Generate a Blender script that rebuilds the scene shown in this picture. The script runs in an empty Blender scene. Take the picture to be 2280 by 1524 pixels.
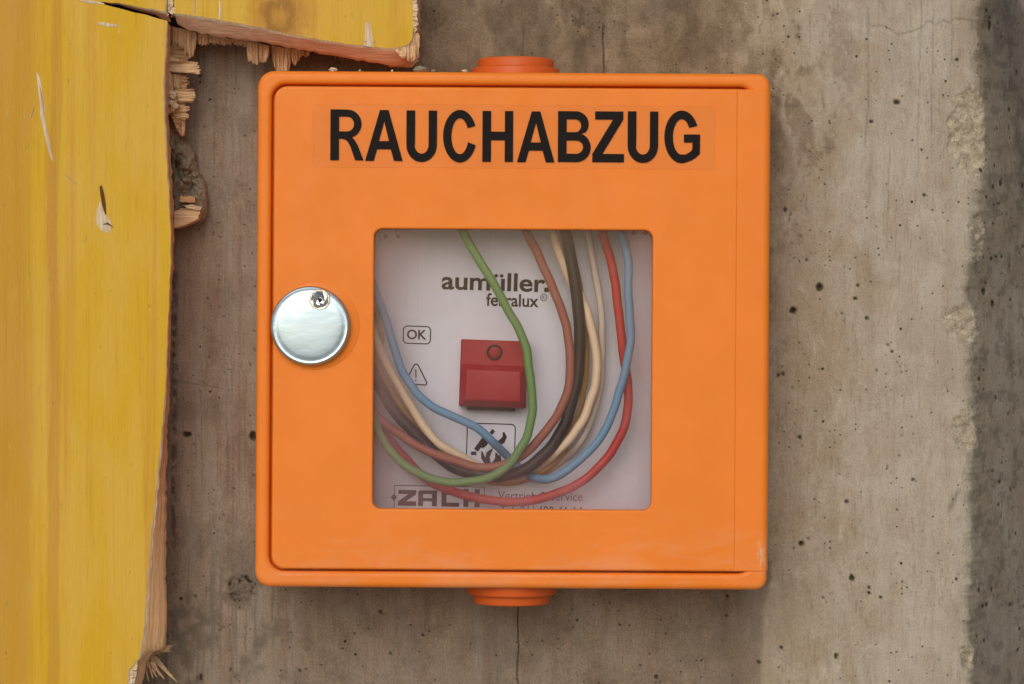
import bpy, bmesh, math, random
import numpy as np
from mathutils import Vector, noise as mnoise
from mathutils.geometry import tessellate_polygon

random.seed(7)
rng = np.random.default_rng(11)
S = bpy.context.scene
COL = S.collection
U = 0.00011            # metres per photograph pixel on the front plane of the box
D, HF = 6000.0, 300.0  # camera distance to the front plane, front plane above the wall
rad = math.radians

# ------------------------------------------------------------------ camera, sky, sun, exposure
cam_d = bpy.data.cameras.new('camera'); cam = bpy.data.objects.new('camera', cam_d); COL.objects.link(cam)
cam.location = (0, -(HF + D) * U, 0); cam.rotation_euler = (rad(90), 0, 0)
cam_d.sensor_width = 36; cam_d.lens = 36 * D / 2280; cam_d.clip_start = 0.01; cam_d.clip_end = 500
S.camera = cam
SUN_EL, SUN_AZ = 27, 12         # elevation; degrees to the left of straight behind the camera
w = bpy.data.worlds.new('World'); S.world = w; w.use_nodes = True
nt = w.node_tree; bg = nt.nodes['Background']
sky = nt.nodes.new('ShaderNodeTexSky'); sky.sky_type = 'NISHITA'; sky.sun_disc = False
sky.sun_elevation = rad(SUN_EL); sky.sun_rotation = rad(180 + SUN_AZ)
sky.air_density = 1.0; sky.dust_density = 3.0; sky.ozone_density = 0.6
nt.links.new(sky.outputs[0], bg.inputs[0]); bg.inputs[1].default_value = 0.11
sd = bpy.data.lights.new('sun', 'SUN'); sd.energy = 1.5; sd.angle = rad(50); sd.color = (1.0, 0.975, 0.935)
sun = bpy.data.objects.new('sun', sd); COL.objects.link(sun)
sdir = Vector((-math.sin(rad(SUN_AZ)) * math.cos(rad(SUN_EL)), -math.cos(rad(SUN_AZ)) * math.cos(rad(SUN_EL)), math.sin(rad(SUN_EL))))
sun.rotation_euler = sdir.to_track_quat('Z', 'Y').to_euler(); sun.location = sdir * 3
vs = S.view_settings; vs.view_transform = 'Standard'; vs.look = 'None'; vs.gamma = 1; vs.exposure = -0.42

# ------------------------------------------------------------------ helpers
def K(h): return (HF + D - h) / D
def P(px, py, h, href=None):
    k = K(h if href is None else href)
    return Vector(((px - 1140) * k * U, -h * U, -(py - 762) * k * U))
BC = (1141.0, 736.0); TH = 0.0062
def rot(px, py, th=TH, c=BC):
    dx, dy = px - c[0], py - c[1]
    return c[0] + dx * math.cos(th) - dy * math.sin(th), c[1] + dx * math.sin(th) + dy * math.cos(th)
def B(px, py, h, href=HF):
    x, y = rot(px, py); return P(x, y, h, href)

def tag(o, label=None, cat=None, group=None, kind=None):
    if label: o['label'] = label
    if cat: o['category'] = cat
    if group: o['group'] = group
    if kind: o['kind'] = kind
    return o
def empty(name, loc, label, cat, group=None):
    o = bpy.data.objects.new(name, None); COL.objects.link(o); o.location = loc
    o.empty_display_size = 0.01
    return tag(o, label, cat, group)
def world_loc(o):
    l = Vector(o.location)
    while o.parent: o = o.parent; l += o.location
    return l
def mk(name, verts, faces, mat, parent=None, smooth=True, sharp=35, origin=None):
    """one mesh object from world-space vertices"""
    off = world_loc(parent) if parent else Vector((0, 0, 0))
    org = Vector(origin) if origin is not None else off
    me = bpy.data.meshes.new(name)
    me.from_pydata([tuple(Vector(v) - org) for v in verts], [], faces)
    me.validate(); me.update()
    bm = bmesh.new(); bm.from_mesh(me); bmesh.ops.recalc_face_normals(bm, faces=bm.faces); bm.to_mesh(me); bm.free()
    if smooth:
        me.shade_smooth(); me.set_sharp_from_angle(angle=rad(sharp))
    o = bpy.data.objects.new(name, me); COL.objects.link(o)
    if parent: o.parent = parent
    o.location = org - off
    me.materials.append(mat)
    return o

def rr(x0, y0, x1, y1, r, inset=0.0, n=7):
    """rounded rectangle TL,TR,BR,BL radii, equal point counts"""
    if not isinstance(r, (list, tuple)): r = [r] * 4
    x0 += inset; y0 += inset; x1 -= inset; y1 -= inset
    r = [max(q - inset, 0.6) for q in r]
    pts = []
    for (cx, cy, a0, q) in ((x0 + r[0], y0 + r[0], 180, r[0]), (x1 - r[1], y0 + r[1], 270, r[1]), (x1 - r[2], y1 - r[2], 0, r[2]), (x0 + r[3], y1 - r[3], 90, r[3])):
        for i in range(n + 1):
            a = rad(a0 + 90 * i / n); pts.append((cx + q * math.cos(a), cy + q * math.sin(a)))
    return pts
def loft(rings, cap0=False, cap1=False):
    """rings: list of lists of Vectors with the same count"""
    v, f = [], []; n = len(rings[0])
    for r in rings: v += r
    for k in range(len(rings) - 1):
        for i in range(n):
            j = (i + 1) % n; f.append((k * n + i, k * n + j, (k + 1) * n + j, (k + 1) * n + i))
    if cap0: f.append(tuple(range(n)))
    if cap1: f.append(tuple(range((len(rings) - 1) * n, len(rings) * n)))
    return v, f
def arcs(r, n=5):      # (inset, drop) of a rounded edge, from the side to the top
    return [(r * (1 - math.cos(rad(90) * i / n)), r * (1 - math.sin(rad(90) * i / n))) for i in range(n + 1)] + [(r + 1.2, 0.0)]

def slab(pts, h0, h1, fn=P, jig=0.0, dome=0.0):
    """extruded outline (apparent pixels); back at h0, front at h1"""
    n = len(pts)
    f_ = [fn(x, y, h1 + random.uniform(-jig, jig), h1) for x, y in pts]
    b_ = [fn(x, y, h0, h1) for x, y in pts]
    tri = tessellate_polygon([[Vector((x, y, 0)) for x, y in pts]])
    fc = [tuple(t) for t in tri] + [tuple(i + n for i in t) for t in tri]
    fc += [(i, (i + 1) % n, (i + 1) % n + n, i + n) for i in range(n)]
    return f_ + b_, fc
def merge(parts):
    v, f = [], []
    for a, b in parts:
        o = len(v); v += list(a); f += [tuple(i + o for i in q) for q in b]
    return v, f
def catmull(pts, per=8):
    out = []; n = len(pts)
    for i in range(n - 1):
        p0 = pts[max(i - 1, 0)]; p1 = pts[i]; p2 = pts[i + 1]; p3 = pts[min(i + 2, n - 1)]
        for k in range(per):
            t = k / per
            out.append(tuple(0.5 * (2 * b + (c - a) * t + (2 * a - 5 * b + 4 * c - d) * t * t + (3 * b - a - 3 * c + d) * t ** 3) for a, b, c, d in zip(p0, p1, p2, p3)))
    out.append(tuple(pts[-1])); return out
def tube(path, r, seg=12):
    n = len(path); rings = []
    for i, p in enumerate(path):
        t = (path[min(i + 1, n - 1)] - path[max(i - 1, 0)]).normalized()
        a = t.cross(Vector((0, 1, 0)))
        a = a.normalized() if a.length > 1e-6 else Vector((1, 0, 0))
        b = t.cross(a).normalized()
        q = r[i] if isinstance(r, list) else r
        rings.append([p + (a * math.cos(2 * math.pi * k / seg) + b * math.sin(2 * math.pi * k / seg)) * q for k in range(seg)])
    return loft(rings, True, True)
def ribbon(pts, wd, closed=False):
    """flat stroke with mitred corners as a list of quads in 2D"""
    n = len(pts); L, R = [], []
    for i, p in enumerate(pts):
        a = pts[(i - 1) % n] if (closed or i > 0) else None
        b = pts[(i + 1) % n] if (closed or i < n - 1) else None
        def nrm(u, v):
            dx, dy = v[0] - u[0], v[1] - u[1]; l = math.hypot(dx, dy) or 1; return (-dy / l, dx / l)
        ns = []
        if a is not None: ns.append(nrm(a, p))
        if b is not None: ns.append(nrm(p, b))
        mx, my = sum(q[0] for q in ns) / len(ns), sum(q[1] for q in ns) / len(ns)
        l2 = max(mx * mx + my * my, 0.25); mx /= l2; my /= l2
        q = wd[i] if isinstance(wd, (list, tuple)) else wd
        L.append((p[0] + mx * q / 2, p[1] + my * q / 2)); R.append((p[0] - mx * q / 2, p[1] - my * q / 2))
    v = L + R; f = []
    for i in range(n if closed else n - 1):
        j = (i + 1) % n; f.append((i, j, n + j, n + i))
    return v, f
def fill2d(contours):
    """outer contour plus holes -> triangles (2D)"""
    tri = tessellate_polygon([[Vector((x, y, 0)) for x, y in c] for c in contours])
    return [p for c in contours for p in c], [tuple(t) for t in tri]
def arc(cx, cy, rx, ry, a0, a1, n=14):
    return [(cx + rx * math.cos(rad(a0 + (a1 - a0) * i / n)), cy + ry * math.sin(rad(a0 + (a1 - a0) * i / n))) for i in range(n + 1)]
def text2d(body, bold=0.0, spacing=1.0):
    cu = bpy.data.curves.new('lettering', 'FONT'); cu.body = body; cu.offset = bold; cu.space_character = spacing; cu.resolution_u = 5
    o = bpy.data.objects.new('lettering', cu); COL.objects.link(o)
    dg = bpy.context.evaluated_depsgraph_get()
    me = bpy.data.meshes.new_from_object(o.evaluated_get(dg))
    v = [(p.co.x, p.co.y) for p in me.vertices]; f = [tuple(q.vertices) for q in me.polygons]
    bpy.data.objects.remove(o); bpy.data.curves.remove(cu); bpy.data.meshes.remove(me)
    return v, f
def fit(vf, cx, cy, wd, ht):
    v, f = vf; xs = [p[0] for p in v]; ys = [p[1] for p in v]
    mx, my = (max(xs) + min(xs)) / 2, (max(ys) + min(ys)) / 2
    sx, sy = wd / (max(xs) - min(xs)), ht / (max(ys) - min(ys))
    return [(cx + (p[0] - mx) * sx, cy - (p[1] - my) * sy) for p in v], f

# ------------------------------------------------------------------ material helpers
class NB:
    def __init__(s, name):
        s.m = bpy.data.materials.new(name); s.m.use_nodes = True; s.t = s.m.node_tree; s.n = s.t.nodes
        s.bsdf = s.n['Principled BSDF']; s.out = s.n['Material Output']
        g = s.n.new('ShaderNodeNewGeometry')
        sc = s.n.new('ShaderNodeVectorMath'); sc.operation = 'SCALE'; sc.inputs['Scale'].default_value = 1 / U
        s.l(g.outputs['Position'], sc.inputs[0]); s.pos = sc.outputs[0]   # position in photograph pixels
    def l(s, a, b): s.t.links.new(a, b)
    def sv(s, sock, v):
        if hasattr(v, 'links') or hasattr(v, 'is_linked'): s.l(v, sock)
        else: sock.default_value = v
    def map(s, scale, loc=(0, 0, 0), vec=None):
        a = s.n.new('ShaderNodeVectorMath'); a.operation = 'MULTIPLY'; s.l(vec or s.pos, a.inputs[0]); a.inputs[1].default_value = scale
        b = s.n.new('ShaderNodeVectorMath'); b.operation = 'ADD'; s.l(a.outputs[0], b.inputs[0]); b.inputs[1].default_value = loc
        return b.outputs[0]
    def noise(s, scale, detail=4, rough=0.55, dist=0.0, loc=(0, 0, 0), vec=None):
        x = s.n.new('ShaderNodeTexNoise'); x.inputs['Scale'].default_value = 1.0; x.inputs['Detail'].default_value = detail
        x.inputs['Roughness'].default_value = rough; x.inputs['Distortion'].default_value = dist
        s.l(s.map(scale if isinstance(scale, tuple) else (scale,) * 3, loc, vec), x.inputs['Vector']); return x.outputs[0]
    def voro(s, scale, loc=(0, 0, 0), feature='F1'):
        x = s.n.new('ShaderNodeTexVoronoi'); x.feature = feature; x.inputs['Scale'].default_value = 1.0
        s.l(s.map(scale if isinstance(scale, tuple) else (scale,) * 3, loc), x.inputs['Vector']); return x
    def math(s, op, a, b=0.0, c=None, clamp=False):
        x = s.n.new('ShaderNodeMath'); x.operation = op; x.use_clamp = clamp
        s.sv(x.inputs[0], a); s.sv(x.inputs[1], b)
        if c is not None: s.sv(x.inputs[2], c)
        return x.outputs[0]
    def ramp(s, v, a, b, c=0.0, d=1.0, smooth=True):
        x = s.n.new('ShaderNodeMapRange'); x.interpolation_type = 'SMOOTHSTEP' if smooth else 'LINEAR'
        s.sv(x.inputs['Value'], v)
        for k, q in (('From Min', a), ('From Max', b), ('To Min', c), ('To Max', d)): x.inputs[k].default_value = q
        return x.outputs[0]
    def mix(s, f, a, b, blend='MIX'):
        x = s.n.new('ShaderNodeMix'); x.data_type = 'RGBA'; x.blend_type = blend
        s.sv(x.inputs[0], f)
        for i, q in ((6, a), (7, b)):
            if isinstance(q, (tuple, list)): x.inputs[i].default_value = (*q, 1)[:4]
            else: s.l(q, x.inputs[i])
        return x.outputs[2]
    def attr(s, name):
        x = s.n.new('ShaderNodeAttribute'); x.attribute_name = name; return x.outputs['Fac']
    def bump(s, h, dist, strength=1.0, base=None):
        x = s.n.new('ShaderNodeBump'); x.inputs['Distance'].default_value = dist * U; x.inputs['Strength'].default_value = strength
        s.l(h, x.inputs['Height'])
        if base is not None: s.l(base, x.inputs['Normal'])
        return x.outputs[0]
    def fin(s, col=None, rough=None, normal=None, spec=None, metal=None):
        b = s.bsdf
        if col is not None:
            if isinstance(col, (tuple, list)): b.inputs['Base Color'].default_value = (*col, 1)[:4]
            else: s.l(col, b.inputs['Base Color'])
        if rough is not None: s.sv(b.inputs['Roughness'], rough)
        if normal is not None: s.l(normal, b.inputs['Normal'])
        if spec is not None: s.sv(b.inputs['Specular IOR Level'], spec)
        if metal is not None: s.sv(b.inputs['Metallic'], metal)
        return s.m
def srgb(r, g, b):
    return tuple((c / 255 / 12.92) if c / 255 <= 0.04045 else ((c / 255 + 0.055) / 1.055) ** 2.4 for c in (r, g, b))

# --- concrete
def concrete(chip_only=False):
    b = NB('mortar' if chip_only else 'concrete')
    n1 = b.noise((1 / 45, 1 / 60, 1 / 420), 5, 0.6)              # vertical board streaks
    n2 = b.noise(1 / 130, 6, 0.62, 0.6, (3, 1, 7))                  # blotches
    n3 = b.noise(1 / 4.2, 4, 0.65)                                     # sand grain
    fine = b.noise((1 / 5, 1 / 5, 1 / 40), 3, 0.6, 0, (5, 2, 1))    # wood fibre print
    if chip_only:
        c = b.mix(b.ramp(n2, 0.35, 0.7), srgb(170, 160, 142), srgb(204, 196, 180))
        c = b.mix(b.ramp(n3, 0.35, 0.7), c, srgb(70, 60, 46), 'MIX')
        c2 = b.mix(b.ramp(n3, 0.3, 0.62), c, srgb(176, 164, 142))
        bp = b.bump(b.noise(1 / 9, 6, 0.7), 12, 1.0)
        return b.fin(c2, 0.95, bp, 0.2)
    dark, warm, chip, dirt = b.attr('dark'), b.attr('warm'), b.attr('chip'), b.attr('dirt')
    light = b.mix(b.ramp(n2, 0.35, 0.68), srgb(176, 166, 150), srgb(189, 183, 172))
    sx = b.n.new('ShaderNodeSeparateXYZ'); b.l(b.pos, sx.inputs[0])
    brd = b.ramp(b.math('ADD', sx.outputs[0], b.math('MULTIPLY', b.math('SUBTRACT', n2, 0.5), 420)), 640, 900)   # older board marks turn browner towards the box
    light = b.mix(brd, b.mix(0.5, light, srgb(164, 145, 118)), light)
    scf = b.noise((1 / 60, 1 / 60, 1 / 110), 6, 0.7, 0.9, (6, 2, 9))
    light = b.mix(b.ramp(scf, 0.52, 0.68, 0, 0.55), light, srgb(202, 194, 178))
    light = b.mix(b.ramp(scf, 0.46, 0.34, 0, 0.35), light, srgb(146, 130, 106))
    light = b.mix(b.ramp(n1, 0.45, 0.72, 0, 0.45), light, srgb(156, 143, 122))
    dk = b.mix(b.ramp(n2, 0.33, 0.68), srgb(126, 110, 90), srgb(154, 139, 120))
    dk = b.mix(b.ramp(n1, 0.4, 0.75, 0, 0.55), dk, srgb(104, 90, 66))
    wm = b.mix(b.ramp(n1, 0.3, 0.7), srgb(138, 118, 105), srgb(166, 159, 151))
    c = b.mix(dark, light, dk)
    wm = b.mix(b.ramp(scf, 0.5, 0.68, 0, 0.5), wm, srgb(170, 162, 150))
    dk_ = b.ramp(scf, 0.5, 0.7, 0, 0.35)
    c = b.mix(warm, c, wm)
    c = b.mix(b.math('MULTIPLY', dk_, dark), c, srgb(164, 148, 124))
    c = b.mix(b.math('MULTIPLY', b.ramp(fine, 0.5, 0.75), 0.28), c, srgb(92, 78, 60))
    c = b.mix(b.math('MULTIPLY', b.ramp(n3, 0.42, 0.72), 0.2), c, srgb(190, 176, 152))
    c = b.mix(b.math('MULTIPLY', b.ramp(n3, 0.56, 0.36), 0.16), c, srgb(70, 58, 44))
    # small pores: dirt and the shade of their depth painted dark
    vz = b.voro(1 / 26, (2, 0, 5)); gate = b.ramp(b.noise(1 / 170, 3, 0.6, 0, (9, 4, 2)), 0.44, 0.6, 0.0, 1)
    col = vz.outputs['Color']; sep = b.n.new('ShaderNodeSeparateColor'); b.l(col, sep.inputs[0])
    size = b.math('MULTIPLY', b.math('MULTIPLY', b.math('POWER', sep.outputs[0], 4.0), 0.15), b.math('ADD', gate, 0.45))
    pore = b.ramp(b.math('SUBTRACT', vz.outputs['Distance'], size), -0.035, 0.02, 1, 0)
    pore = b.math('MULTIPLY', pore, b.ramp(sep.outputs[0], 0.45, 0.58))
    vz2 = b.voro(1 / 12, (7, 0, 1)); sep3 = b.n.new('ShaderNodeSeparateColor'); b.l(vz2.outputs['Color'], sep3.inputs[0])
    p2 = b.math('MULTIPLY', b.ramp(b.math('SUBTRACT', vz2.outputs['Distance'], b.math('MULTIPLY', sep3.outputs[0], 0.2)), -0.05, 0.03, 1, 0), b.ramp(b.math('ADD', sep3.outputs[0], b.math('MULTIPLY', gate, 0.2)), 0.94, 1.03))
    pore = b.math('MAXIMUM', pore, b.math('MULTIPLY', p2, 0.8))
    c = b.mix(b.math('MULTIPLY', pore, 0.82), c, srgb(48, 40, 30))
    # freshly broken edge: pale grit and aggregate
    ag = b.voro(1 / 13, (1, 0, 2))
    sep2 = b.n.new('ShaderNodeSeparateColor'); b.l(ag.outputs['Color'], sep2.inputs[0])
    fr = b.mix(sep2.outputs[0], srgb(164, 153, 134), srgb(200, 190, 170))
    fr = b.mix(b.ramp(n3, 0.5, 0.35, 0, 0.6), fr, srgb(120, 110, 90))
    c = b.mix(chip, c, fr)
    c = b.mix(dirt, c, srgb(42, 35, 27))
    hgt = b.math('ADD', b.math('MULTIPLY', n3, 1.0), b.math('MULTIPLY', fine, 0.7))
    hgt = b.math('SUBTRACT', hgt, b.math('MULTIPLY', pore, 3.0))
    bp = b.bump(hgt, 3.4, 0.9)
    return b.fin(c, 0.93, bp, 0.25)
M_CONC = concrete(); M_MORT = concrete(True)

# --- woods
def yellow_wood():
    b = NB('yellow_coated_wood')
    n1 = b.noise((1 / 38, 1 / 60, 1 / 1500), 4, 0.55, 0.5, (4.2, 0, 0.3))
    n2 = b.noise((1 / 9, 1 / 30, 1 / 420), 4, 0.6, 0.3)
    n3 = b.noise((1 / 110, 1 / 90, 1 / 380), 3, 0.5, 0.8, (0, 0, 3))
    c = b.mix(b.ramp(n3, 0.36, 0.64), srgb(205, 165, 26), srgb(209, 169, 62))
    c = b.mix(b.ramp(n1, 0.5, 0.68, 0, 0.6), c, srgb(194, 142, 58))
    c = b.mix(b.ramp(n2, 0.56, 0.78, 0, 0.3), c, srgb(160, 112, 46))
    sx = b.n.new('ShaderNodeSeparateXYZ'); b.l(b.pos, sx.inputs[0])
    # orange-brown heartwood bands near the outer edge of the upright
    x = b.math('ADD', sx.outputs[0], b.math('MULTIPLY', b.math('SUBTRACT', b.noise((1 / 200, 1 / 200, 1 / 500), 2), 0.5), 60))
    b1 = b.ramp(x, -1060, -1105); b2 = b.math('MULTIPLY', b.ramp(x, -1050, -1040), b.ramp(x, -1016, -1024))
    c = b.mix(b.math('MULTIPLY', b1, 0.5), c, srgb(178, 124, 48))
    c = b.mix(b.math('MULTIPLY', b2, 0.45), c, srgb(180, 126, 52))
    # knot in the short board
    d = b.n.new('ShaderNodeVectorMath'); d.operation = 'DISTANCE'
    b.l(b.map((1, 0, 0.8)), d.inputs[0]); kp = P(622, 38, 230) / U; d.inputs[1].default_value = (kp.x, 0, kp.z * 0.8)
    dd = b.math('ADD', d.outputs['Value'], b.math('MULTIPLY', b.noise((1 / 28, 1, 1 / 45), 5, 0.65, 0.8), 60))
    c = b.mix(b.ramp(dd, 125, 70, 0, 0.7), c, srgb(178, 122, 54))
    c = b.mix(b.math('MULTIPLY', b.ramp(b.math('ABSOLUTE', b.math('SUBTRACT', dd, 56)), 22, 0), 0.55), c, srgb(122, 84, 38))
    c = b.mix(b.math('MULTIPLY', b.ramp(b.noise((1 / 14, 1 / 14, 1 / 30), 4, 0.7, 0, (8, 1, 3)), 0.63, 0.74), 0.5), c, srgb(112, 96, 44))
    c = b.mix(b.ramp(b.noise((1 / 2.2, 1 / 8, 1 / 70), 3, 0.6, 0.1), 0.52, 0.78, 0, 0.3), c, srgb(150, 112, 40))
    # scuffs that lighten the coat
    c = b.mix(b.math('MULTIPLY', b.ramp(b.noise((1 / 10, 1 / 10, 1 / 60), 5, 0.75, 0.4, (1, 5, 2)), 0.60, 0.72), 0.35), c, srgb(222, 186, 104))
    bp = b.bump(b.math('ADD', n2, b.math('MULTIPLY', b.noise((1 / 3, 1 / 6, 1 / 60), 3), 0.6)), 1.6, 0.7)
    return b.fin(c, b.ramp(n2, 0.3, 0.7, 0.5, 0.7), bp, 0.3)
M_YEL = yellow_wood()
def raw_wood(name, c1, c2, c3, sc, bd=2.5):
    b = NB(name)
    n1 = b.noise(tuple(1 / q for q in sc), 5, 0.6, 0.3)
    n2 = b.noise(1 / 60, 4, 0.6)
    c = b.mix(b.ramp(n1, 0.34, 0.66), c1, c2)
    c = b.mix(b.ramp(n2, 0.5, 0.75, 0, 0.6), c, c3)
    return b.fin(c, 0.85, b.bump(n1, bd, 0.9), 0.2)
M_SAWN = raw_wood('sawn_wood', srgb(200, 156, 114), srgb(222, 182, 138), srgb(208, 160, 122), (7, 7, 220))
M_SAWNX = raw_wood('sawn_wood_crosswise', srgb(208, 166, 140), srgb(228, 190, 162), srgb(206, 154, 128), (150, 8, 7))
M_SPL = raw_wood('torn_wood', srgb(216, 182, 142), srgb(238, 210, 172), srgb(226, 192, 150), (70, 8, 4.5), 7)
M_SPLV = raw_wood('torn_wood_upright', srgb(212, 178, 140), srgb(236, 208, 172), srgb(224, 188, 150), (4.5, 8, 70), 7)
M_PALE = raw_wood('pale_split_wood', srgb(196, 176, 146), srgb(222, 206, 182), srgb(205, 178, 140), (5, 8, 70), 3)
M_GOUGE = NB('dark_cut').fin(srgb(92, 58, 26), 0.9)

# --- plastics
def orange(name='orange_plastic', c1=srgb(234, 128, 35), dust=True):
    b = NB(name)
    n = b.noise(1 / 160, 4, 0.55); c = b.mix(b.ramp(n, 0.35, 0.7), c1, tuple(min(1, q * 1.05 + 0.004) for q in c1))
    if dust:
        sx = b.n.new('ShaderNodeSeparateXYZ'); b.l(b.pos, sx.inputs[0])
        low = b.math('MULTIPLY', b.ramp(sx.outputs[2], -330, -520), b.ramp(b.noise((1 / 190, 1 / 190, 1 / 60), 5, 0.65, 0.6), 0.42, 0.72))
        c = b.mix(b.math('MULTIPLY', low, 0.22), c, srgb(222, 176, 150))
        spk = b.ramp(b.noise((1 / 4.5,) * 3, 2, 0.5), 0.70, 0.80)
        c = b.mix(b.math('MULTIPLY', spk, b.ramp(sx.outputs[2], 420, -560, 0.08, 0.35)), c, srgb(228, 186, 150))
        # scuff on the lower hinge corner
        kx = b.math('ABSOLUTE', b.math('ADD', b.math('SUBTRACT', sx.outputs[0], 556), b.math('MULTIPLY', b.math('SUBTRACT', b.noise(1 / 30, 3), 0.5), 40)))
        kz = b.math('ABSOLUTE', b.math('ADD', sx.outputs[2], 478))
        sc = b.math('MULTIPLY', b.ramp(kx, 4, 15, 1, 0), b.ramp(kz, 12, 46, 1, 0))
        sc = b.math('MULTIPLY', sc, b.ramp(b.noise((1 / 8, 1 / 8, 1 / 22), 4, 0.7), 0.38, 0.62))
        c = b.mix(b.math('MULTIPLY', sc, 0.6), c, srgb(216, 190, 160))
    hb = b.noise(1 / 3.2, 2, 0.5)
    return b.fin(c, b.ramp(b.noise(1 / 60, 4), 0.3, 0.7, 0.42, 0.56), b.bump(hb, 0.35, 0.6), 0.35)
M_OR = orange()
M_RUB = orange('orange_rubber', srgb(206, 92, 30), False)
M_BLACK = NB('black_print')
M_BLACK = M_BLACK.fin(M_BLACK.mix(M_BLACK.ramp(M_BLACK.noise(1 / 3.0, 2), 0.62, 0.75, 0, 0.5), srgb(18, 12, 11), srgb(56, 50, 46)), 0.6, None, 0.15)
M_INK = NB('grey_brown_print').fin(srgb(54, 44, 42), 0.6, None, 0.2)
M_INK2 = NB('dark_print').fin(srgb(30, 26, 27), 0.6, None, 0.2)
b = NB('brushed_plate')
M_PLATE = b.fin(b.mix(b.ramp(b.noise((1 / 2, 1 / 2, 1 / 500), 3), 0.35, 0.65), srgb(202, 213, 226), srgb(208, 219, 231)), 0.42, b.bump(b.noise(1 / 2.5, 2), 0.3, 0.5), 0.5, 0.15)
b = NB('red_plastic')
M_RED = b.fin(b.mix(b.ramp(b.noise(1 / 3.4, 2), 0.58, 0.78, 0, 0.5), srgb(158, 24, 38), srgb(196, 96, 100)), 0.5, b.bump(b.noise(1 / 2.6, 2), 0.6, 0.7), 0.4)
b = NB('red_lamp'); M_LAMP = b.fin(srgb(150, 22, 32), 0.5, None, 0.3)
def wire_mat(name, c):
    b = NB(name)
    d = b.ramp(b.noise(1 / 26, 5, 0.6), 0.40, 0.72, 0.1, 0.42)
    sp = b.ramp(b.noise(1 / 3.4, 2), 0.62, 0.76, 0, 0.3)
    d = b.math('ADD', d, sp)
    if name.startswith('black'): d = b.math('MULTIPLY', d, 0.35)
    return b.fin(b.mix(d, c, tuple(q * 0.72 + 0.28 * p for q, p in zip(c, srgb(176, 164, 150)))), 0.5, b.bump(b.noise(1 / 3, 2), 0.4, 0.6), 0.4)
def film(name, base, gl, rough, dust_haze_col, base_a, dust_a, low=False):
    """clear plastic sheet with a film of dust; on the pane, reflections are painted in too"""
    b = NB(name); n, t = b.n, b.t
    tr = n.new('ShaderNodeBsdfTransparent'); tr.inputs[0].default_value = (*base, 1)
    df = n.new('ShaderNodeBsdfDiffuse'); df.inputs[0].default_value = (*dust_haze_col, 1)
    g = n.new('ShaderNodeBsdfGlossy'); g.inputs['Roughness'].default_value = rough
    m1 = n.new('ShaderNodeMixShader'); m2 = n.new('ShaderNodeMixShader')
    sp = b.ramp(b.noise(1 / 3.6, 2), 0.68, 0.8, 0, 0.12)
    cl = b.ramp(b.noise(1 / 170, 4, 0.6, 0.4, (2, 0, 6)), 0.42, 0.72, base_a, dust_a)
    if low:   # dust and pinkish reflections painted in along the pane's foot and both sides
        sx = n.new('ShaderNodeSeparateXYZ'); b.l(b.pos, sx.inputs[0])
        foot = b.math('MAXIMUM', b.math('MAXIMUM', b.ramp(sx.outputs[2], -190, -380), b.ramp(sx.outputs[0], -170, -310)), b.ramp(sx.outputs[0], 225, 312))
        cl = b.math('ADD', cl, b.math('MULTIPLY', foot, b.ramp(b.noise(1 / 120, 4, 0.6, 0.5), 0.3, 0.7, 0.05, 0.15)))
    t.links.new(b.math('ADD', sp, cl), m1.inputs[0]); t.links.new(tr.outputs[0], m1.inputs[1]); t.links.new(df.outputs[0], m1.inputs[2])
    fr = n.new('ShaderNodeLayerWeight'); fr.inputs['Blend'].default_value = 0.5
    t.links.new(b.math('MULTIPLY_ADD', b.math('POWER', fr.outputs['Facing'], 5.0), 0.8, 0.022 * gl), m2.inputs[0]); t.links.new(m1.outputs[0], m2.inputs[1]); t.links.new(g.outputs[0], m2.inputs[2])
    t.links.new(m2.outputs[0], b.out.inputs[0]); return b.m
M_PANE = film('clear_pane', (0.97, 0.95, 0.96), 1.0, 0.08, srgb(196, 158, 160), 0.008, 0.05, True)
M_FILM = film('clear_sticker', (0.965, 0.962, 0.92), 0.4, 0.4, srgb(220, 180, 140), 0.0, 0.03)
b = NB('polished_metal')
M_CHROME = b.fin(srgb(222, 226, 228), 0.09, b.bump(b.noise((1 / 40, 1 / 40, 1 / 9), 4, 0.6, 0.4), 0.35, 0.6), None, 1.0)
b = NB('satin_metal')
M_SATIN = b.fin(srgb(174, 196, 212), b.ramp(b.noise((1 / 50, 1 / 50, 1 / 14), 4), 0.3, 0.7, 0.28, 0.40), b.bump(b.noise((1 / 30, 1 / 30, 1 / 12), 4, 0.55, 0.5), 0.28, 0.6), None, 1.0)
M_DARK = NB('dark_hole').fin(srgb(28, 22, 22), 0.7)
M_PIPE = NB('grey_pipe_plastic').fin(srgb(150, 144, 146), 0.5)
gb = NB('pale_bounce_ground'); M_GND = gb.fin(gb.mix(gb.ramp(gb.noise(1 / 1500, 6), 0.3, 0.7), srgb(186, 176, 162), srgb(206, 198, 184)), 0.95, None, 0.2)

# ------------------------------------------------------------------ ground (unseen below the frame, added pale to bounce light upward) 
g = mk('ground', [(-60, -60, -1.3), (60, -60, -1.3), (60, 60, -1.3), (-60, 60, -1.3)], [(0, 1, 2, 3)], M_GND, smooth=False)
tag(g, kind='structure')

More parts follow.
